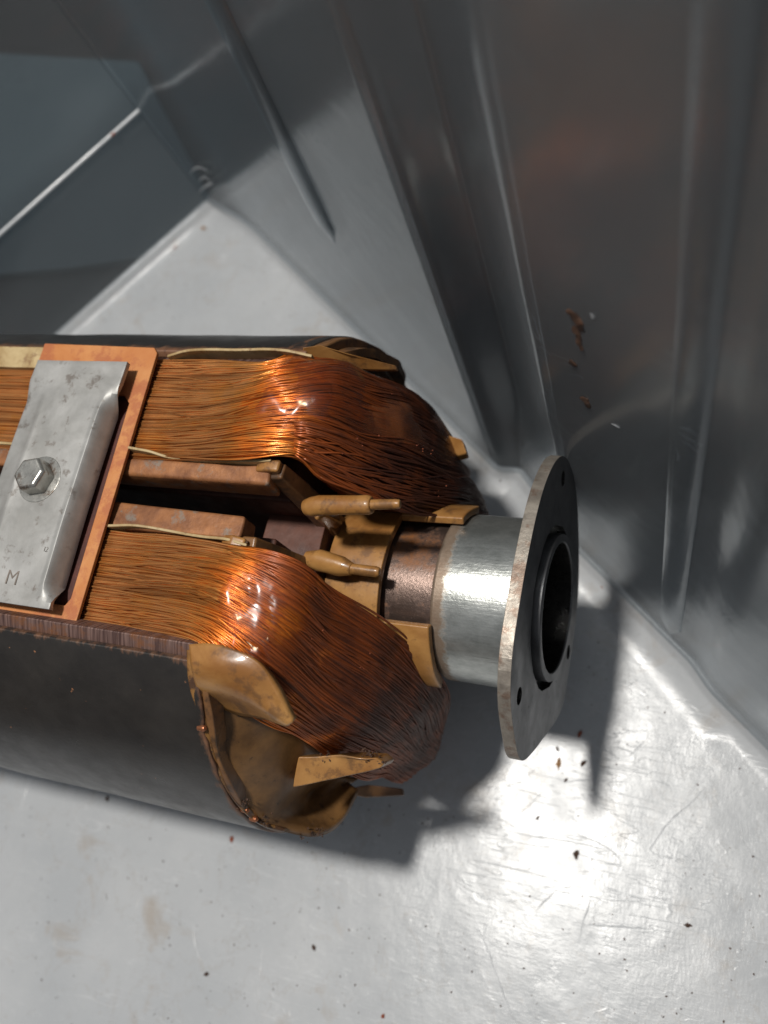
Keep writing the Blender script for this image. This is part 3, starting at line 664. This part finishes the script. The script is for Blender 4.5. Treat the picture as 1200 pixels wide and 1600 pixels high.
# --- near end of the shell: moulded end rim, wing, blade, end plate
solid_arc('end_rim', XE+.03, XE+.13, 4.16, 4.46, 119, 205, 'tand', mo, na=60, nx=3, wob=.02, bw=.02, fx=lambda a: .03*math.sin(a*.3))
def loft(name, rows, mat, th=.12, n=60, m=14):
    rs = [catmull([at(*q) for q in r], n) for r in rows]; V = []
    for i in range(n):
        col = catmull([r[i] for r in rs], m)
        for p in col:
            w = Vector(p); V.append(np.array(p)+np.array([noise.noise(w*1.1), noise.noise(w*1.1+Vector((4, 4, 4))), noise.noise(w*1.1+Vector((8, 1, 5)))])*.06)
    o = mesh(name, V, grid_idx(n, m), mat, mo, smooth=True); k = o.modifiers.new('t', 'SOLIDIFY'); k.thickness = th; k.offset = 0; return o
loft('end_cap', [[(303, 1030, 7.95), (322, 1105, 7.6), (343, 1175, 7.05), (372, 1238, 6.3), (408, 1280, 5.7), (450, 1300, 5.2), (500, 1302, 4.6), (537, 1276, 4.0), (560, 1238, 3.6)],
                 [(345, 1070, 7.7), (352, 1120, 7.4), (375, 1180, 6.9), (402, 1228, 6.2), (430, 1256, 5.6), (463, 1270, 4.7), (500, 1272, 4.2), (530, 1255, 3.8), (552, 1232, 3.5)],
                 [(400, 1095, 7.3), (405, 1135, 6.9), (425, 1175, 6.4), (445, 1205, 5.9), (462, 1225, 5.3), (480, 1236, 4.3), (505, 1238, 4.0), (525, 1234, 3.7), (545, 1226, 3.4)],
                 [(455, 1100, 6.5), (470, 1130, 6.1), (490, 1160, 5.6), (505, 1180, 4.9), (515, 1195, 4.0), (525, 1205, 3.8), (535, 1212, 3.6), (545, 1215, 3.4), (560, 1218, 3.2)]], 'resin')
loft('end_lip', [[(293, 1015, 8.42), (299, 1070, 8.18), (314, 1130, 7.8), (335, 1190, 7.2), (363, 1245, 6.5), (400, 1284, 5.8), (440, 1300, 5.35)],
                 [(318, 1013, 8.44), (318, 1068, 8.12), (326, 1128, 7.72), (344, 1187, 7.12), (371, 1240, 6.42), (405, 1279, 5.75), (442, 1299, 5.35)],
                 [(350, 1020, 8.2), (340, 1068, 7.7), (337, 1126, 7.4), (352, 1184, 6.8), (378, 1236, 6.2), (409, 1275, 5.6), (445, 1298, 5.25)]], 'lip', .05)
for _p in ((319, 1138, 7.78), (386, 1266, 6.1), (400, 1280, 5.9)):
    _c = at(*_p); tube('rivet', [_c+np.array([-.12, 0, -.05]), _c+np.array([-.02, 0, -.02]), _c+np.array([.02, 0, 0])], [.05, .055, .03], 'coppery', mo, 10)
loft('end_wing', [[(299, 1008, 8.46), (350, 1009, 8.54), (398, 1031, 8.52), (432, 1075, 8.32), (464, 1127, 8.02)],
                  [(305, 1040, 8.40), (350, 1042, 8.52), (392, 1056, 8.46), (427, 1088, 8.22), (462, 1129, 8.0)],
                  [(314, 1072, 8.05), (347, 1076, 8.2), (382, 1088, 8.2), (420, 1108, 8.08), (458, 1131, 7.96)],
                  [(322, 1094, 7.5), (346, 1102, 7.5), (378, 1114, 7.55), (415, 1122, 7.7), (452, 1131, 7.88)]], 'tan', .13, n=50, m=20)
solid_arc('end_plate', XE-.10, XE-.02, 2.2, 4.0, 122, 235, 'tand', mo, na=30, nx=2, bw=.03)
prism('end_wing', [at(340, 1090, 7.7), at(400, 1090, 7.72), at(452, 1124, 7.75), at(372, 1119, 7.3), at(350, 1120, 6.9)], (-.02, -.02, -.10), 'tand', mo, .03)
prism('end_blade', [at(468, 1182, 6.1), at(530, 1180, 6.1), at(588, 1184, 6.0), at(600, 1193, 5.9), at(595, 1200, 5.85), at(520, 1218, 5.9), at(456, 1229, 5.9)], (.0, .08, -.42), 'tan', mo, .06, .06)
prism('end_tab', [at(520, 1236, 2.9), at(575, 1226, 2.9), at(628, 1232, 2.7), at(630, 1243, 2.7), at(570, 1246, 2.7)], (0, 0, -.12), 'tand', mo, .03)
# --- far end of the other shell
solid_arc('end_rim', XE+.18, XE+.42, 4.10, 4.47, -10, 48, 'tand', mo, na=30, nx=3, wob=.08, bw=.04)
solid_arc('end_lining', XE+.2, XE+.72, 4.15, 4.30, -20, 44, 'tand', mo, na=40, nx=6, wob=.10, bw=.03, fx=lambda a: .05+.12*noise.noise(Vector((a*.12, 2, 2)))-.0004*(a-20)**2)
prism('end_wing', [at(472, 543, 7.95), at(500, 538, 7.95), at(545, 552, 7.6), at(618, 571, 6.9), at(620, 578, 6.85), at(560, 577, 7.2), at(480, 562, 7.85)], (0, .03, -.12), 'tan', mo, .03, .02)
prism('end_tab', [at(700, 680, 4.9), at(722, 686, 4.9), at(729, 708, 4.8), at(715, 712, 4.7), at(695, 695, 4.7)], (0, 0, -.25), 'tan', mo, .03)
# terminals and lumps down in the slot
solid_arc('commutator_ring', -7.2, -6.1, 1.2, 2.0, 0, 360, 'dred', mo, c=(0.2, 4.4), na=48, nx=3)
tube('terminal_lug', [at(455, 822, 6.0), at(462, 850, 6.0), at(470, 862, 5.8)], [.16, .2, .12], 'rust', mo, 12)
tube('terminal_lug', [at(476, 815, 6.05), at(490, 838, 6.1), at(488, 866, 6.0)], [.10, .14, .1], 'tand', mo, 12)

def clumps(name, pts, mat, n, spread, size):
    bm = bmesh.new(); rg = random.Random(len(pts)*n)
    for px, py, z in pts:
        c = at(px, py, z)
        for k in range(n):
            q = c+np.array([rg.gauss(0, spread), rg.gauss(0, spread), rg.gauss(0, spread*.4)]); sz = size*rg.uniform(.4, 1.3)
            r = bmesh.ops.create_icosphere(bm, subdivisions=1, radius=sz, matrix=Matrix.Translation(Vector(q)))
            for v in r['verts']: v.co += Vector((rg.uniform(-1, 1), rg.uniform(-1, 1), rg.uniform(-1, 1)))*sz*.4
    me = bpy.data.meshes.new(name); bm.to_mesh(me); bm.free(); me.materials.append(M[mat])
    o = bpy.data.objects.new(name, me); COL.objects.link(o); o.parent = mo; o.location = -mo.location; o['kind'] = 'stuff'
clumps('grime', [(570, 1178, 5.95), (582, 1182, 5.95), (593, 1186, 5.9), (510, 1180, 6.05), (508, 1196, 5.95), (380, 1255, 6.35), (470, 1300, 4.95), (485, 1302, 4.8), (500, 1300, 4.7), (415, 1285, 5.75)], 'crumb2', 16, .05, .018)
clumps('lint', [(455, 655, 8.35), (690, 775, 6.1), (660, 700, 6.6), (560, 700, 8.1), (600, 590, 7.0), (480, 1000, 7.9), (560, 1040, 6.9)], 'crumb', 6, .14, .010)

# ================================================================ crumbs of rust on the bin floor
def crumb(px, py, size, mat, label, z=.0, wallpt=None):
    bm = bmesh.new(); bmesh.ops.create_icosphere(bm, subdivisions=2, radius=size)
    sd = random.uniform(0, 50)
    for v in bm.verts:
        d = 1+1.0*noise.noise(v.co/size*1.3+Vector((sd, 0, 0))); v.co = Vector((v.co.x*d*random.uniform(.9, 1.1)*1.25, v.co.y*d*random.uniform(.65, .8), v.co.z*d*.45))
    me = bpy.data.meshes.new('rust_flake'); bm.to_mesh(me); bm.free(); me.materials.append(M[mat])
    o = bpy.data.objects.new('rust_flake', me); COL.objects.link(o); p = on_floor(px, py) if wallpt is None else wallpt
    o.location = (p[0], p[1], p[2]+size*.35); o.rotation_euler = (0, 0, random.uniform(0, 6))
    o['label'] = label; o['category'] = 'rust flake'; o['group'] = 'rust flakes lying in the bin'; return o
for a in [(901, 1335, .065, 'crumb2', 'dark red rust flake on the glare below the tip of the flange shadow'),
          (1119, 1009, .06, 'crumb', 'bright orange rust flake by the foot of the right wall, higher of two'),
          (1058, 1010, .06, 'crumb', 'long orange rust flake right of the flange shadow near the wall'),
          (1068, 1004, .045, 'crumb2', 'black grit beside the long orange flake near the wall'),
          (941, 915, .045, 'crumb', 'small red flake just right of the flange rim'),
          (906, 1147, .05, 'crumb', 'red flake inside the shadow of the flange'),
          (911, 1193, .055, 'crumb2', 'brown flake low in the shadow of the flange'),
          (873, 1193, .07, 'crumb3', 'tan rust flake lying on the edge of the flange shadow'),
          (871, 1170, .04, 'crumb2', 'small brown grain above the tan flake by the flange shadow'),
          (884, 1219, .035, 'crumb2', 'tiny brown grain under the tan flake by the flange shadow'),
          (840, 1278, .035, 'crumb2', 'black grain left of the flange shadow tip'),
          (1100, 1057, .04, 'crumb2', 'dark grain on the bright crease at the foot of the right wall'),
          (778, 740, .04, 'crumb3', 'tan grain between the coil and the top of the flange'),
          (782, 751, .025, 'crumb2', 'dark grain beside the tan one above the flange'),
          (274, 387, .05, 'crumb', 'reddish flake on the far base edge in the corner'),
          (318, 357, .06, 'crumb3', 'tan flake in the far corner of the bin'),
          (122, 508, .06, 'crumb2', 'black grain at the foot of the left wall'),
          (362, 1311, .05, 'crumb', 'orange flake below the rim of the black shell'),
          (598, 1588, .04, 'crumb', 'red flake at the bottom edge of the floor'),
          (1075, 1446, .045, 'crumb2', 'dark flake at the lower right of the glare'),
          (490, 1480, .045, 'crumb2', 'dark flake at the lower middle of the floor'),
          (323, 1522, .045, 'crumb2', 'dark flake at the lower left of the floor'),
          (168, 1248, .05, 'crumb2', 'dark flake beneath the middle of the black shell')]:
    crumb(*a)
def wall_at(px, py):
    r = MW@_u([px-600, py-800, F]); n = np.array([nR[0], nR[1], -DR]); p0 = np.array([R0[0], R0[1], 0])-n*.08
    t = ((p0-CAM)@n)/(r@n); return CAM+t*r
# brown smears of dried grease on the right wall
def smear(pts, label):
    bm = bmesh.new()
    for px, py, s in pts:
        p = wall_at(px, py); m = Matrix.Translation(Vector(p))@Matrix.Rotation(math.atan2(nR[1], nR[0]), 4, 'Z')@Matrix.Diagonal((.25, 1, 1.5, 1))
        s *= 1.35; r = bmesh.ops.create_icosphere(bm, subdivisions=2, radius=s, matrix=m)
        for v in r['verts']: v.co += Vector((noise.noise(v.co*9), noise.noise(v.co*9+Vector((5, 5, 5))), noise.noise(v.co*9+Vector((1, 8, 3)))))*s*.6
    me = bpy.data.meshes.new('grease_smear'); bm.to_mesh(me); bm.free(); me.materials.append(M['crumb2'])
    o = bpy.data.objects.new('grease_smear', me); COL.objects.link(o); o['label'] = label; o['category'] = 'grease smear'; o['group'] = 'brown smears on the right wall'
smear([(893, 492, .055), (898, 497, .055), (903, 503, .06), (905, 512, .05), (901, 520, .05), (903, 527, .045), (905, 535, .04), (908, 542, .035)], 'long brown grease smear high on the clear right wall')
smear([(895, 566, .045), (897, 569, .04)], 'small brown dab between the two smears on the right wall')
smear([(914, 626, .06), (917, 631, .055)], 'lower brown smear on the clear right wall above the flange')
def left_at(px, py):
    r = MW@_u([px-600, py-800, F]); n = np.array([nL[0], nL[1], -DR]); p0 = np.array([L0[0], L0[1], 0])-n*.09
    t = ((p0-CAM)@n)/(r@n); return CAM+t*r
crumb(177, 210, .09, 'crumb', 'red brown flake stuck to the left wall on its bright line', wallpt=left_at(177, 210))
def corner_at(px, py):
    c = R0-L1; n2 = np.array([-c[1], c[0]]); n2 = n2/np.linalg.norm(n2); n2 = n2 if n2@nR > 0 else -n2
    r = MW@_u([px-600, py-800, F]); n = np.array([n2[0], n2[1], -DR]); p0 = np.array([L1[0], L1[1], 0])-n*.12
    t = ((p0-CAM)@n)/(r@n); return CAM+t*r
def curls():
    V = []; Fc = []
    for l in [[(297, 272), (303, 264), (312, 262), (322, 266), (328, 271)], [(311, 283), (318, 277), (325, 280), (331, 285)], [(309, 305), (316, 295), (324, 290), (331, 287), (339, 298)],
              [(1062, 668), (1075, 672), (1090, 680)], [(1060, 676), (1075, 686), (1096, 696)], [(922, 490), (926, 494), (925, 497)], [(1068, 690), (1082, 700), (1090, 706)],
              [(1055, 700), (1060, 712), (1058, 720)], [(955, 662), (963, 666), (968, 668)]]:
        p = catmull([(corner_at if l[0][0] < 400 else wall_at)(a, b) for a, b in l], 16); off = len(V)
        for i, q in enumerate(p):
            w = .022*math.sin(math.pi*(i+.6)/17)+.002; e = np.array([eR[0], eR[1], 0]); z = np.array([0, 0, 1.])
            for k in range(6): V.append(q+w*(e*math.cos(k*math.pi/3)+z*math.sin(k*math.pi/3)))
        Fc += grid_idx(16, 6, cv=True, off=off)
    o = mesh('scratch_burrs', V, Fc, 'ledge', bin_, smooth=True); o['kind'] = 'stuff'
curls()
# fine grit and curled scratches
def grit():
    bm = bmesh.new(); rg = random.Random(3)
    for k in range(420):
        x, y = rg.uniform(60, 1200), rg.uniform(380, 1600); p = on_floor(x, y)
        if (p[:2]-R0)@nR > -.5 or (p[:2]-L0)@nL > -.5: continue
        if abs(p[1]) < 3.4 and p[0] < -3.4: continue
        s = rg.uniform(.008, .02); m = Matrix.Translation((p[0], p[1], p[2]+s*.4))@Matrix.Rotation(rg.uniform(0, 6), 4, 'Z')@Matrix.Diagonal((1.5, .9, .6, 1))
        bmesh.ops.create_icosphere(bm, subdivisions=1, radius=s, matrix=m)
    me = bpy.data.meshes.new('floor_grit'); bm.to_mesh(me); bm.free(); me.materials.append(M['crumb2'])
    bmt = bpy.data.objects.new('floor_grit', me)
    o = bmt; COL.objects.link(o); o['kind'] = 'stuff'; o['label'] = 'fine brown grit scattered over the bin floor'; o['category'] = 'grit'
grit()
def scratches():
    L = [[(1105, 1225), (1085, 1250), (1050, 1280), (1020, 1320), (1010, 1340)], [(738, 1430), (760, 1480), (790, 1560), (805, 1600)],
         [(1158, 1275), (1160, 1310), (1175, 1335), (1200, 1350)], [(938, 965), (955, 980), (975, 995)], [(940, 985), (960, 987), (972, 990)],
         [(1015, 1145), (1000, 1165), (985, 1180), (975, 1182)], [(860, 1228), (830, 1255), (800, 1285)], [(300, 1415), (312, 1395), (330, 1380)],
         [(304, 1440), (302, 1460), (308, 1490), (315, 1502)], [(48, 1215), (38, 1245), (28, 1275)], [(200, 1450), (210, 1425), (220, 1400)],
         [(410, 1480), (405, 1530), (405, 1580)], [(1000, 1220), (1030, 1222), (1045, 1228), (1052, 1245)], [(870, 1390), (850, 1410), (835, 1425)],
         [(925, 1400), (915, 1430), (905, 1470)], [(860, 1430), (920, 1445), (1000, 1450), (1090, 1462)]]
    V = []; Fc = []
    for l in L:
        p = catmull([on_floor(a, b) for a, b in l], 30); off = len(V)
        for i, q in enumerate(p):
            t = p[min(i+1, 29)]-p[max(i-1, 0)]; s = np.array([-t[1], t[0], 0]); s /= np.linalg.norm(s)+1e-9
            w = .016*math.sin(math.pi*(i+.6)/30.2)*(1+.7*noise.noise(Vector(q)*4)); q = q+s*.02*noise.noise(Vector(q)*6)
            V += [q-s*w+np.array([0, 0, -.002]), q+np.array([0, 0, w*.6+.003]), q+s*w+np.array([0, 0, -.002])]
        Fc += grid_idx(30, 3, off=off)
    o = mesh('scratch_burrs', V, Fc, 'floor', bin_, smooth=True); o['kind'] = 'stuff'
scratches()
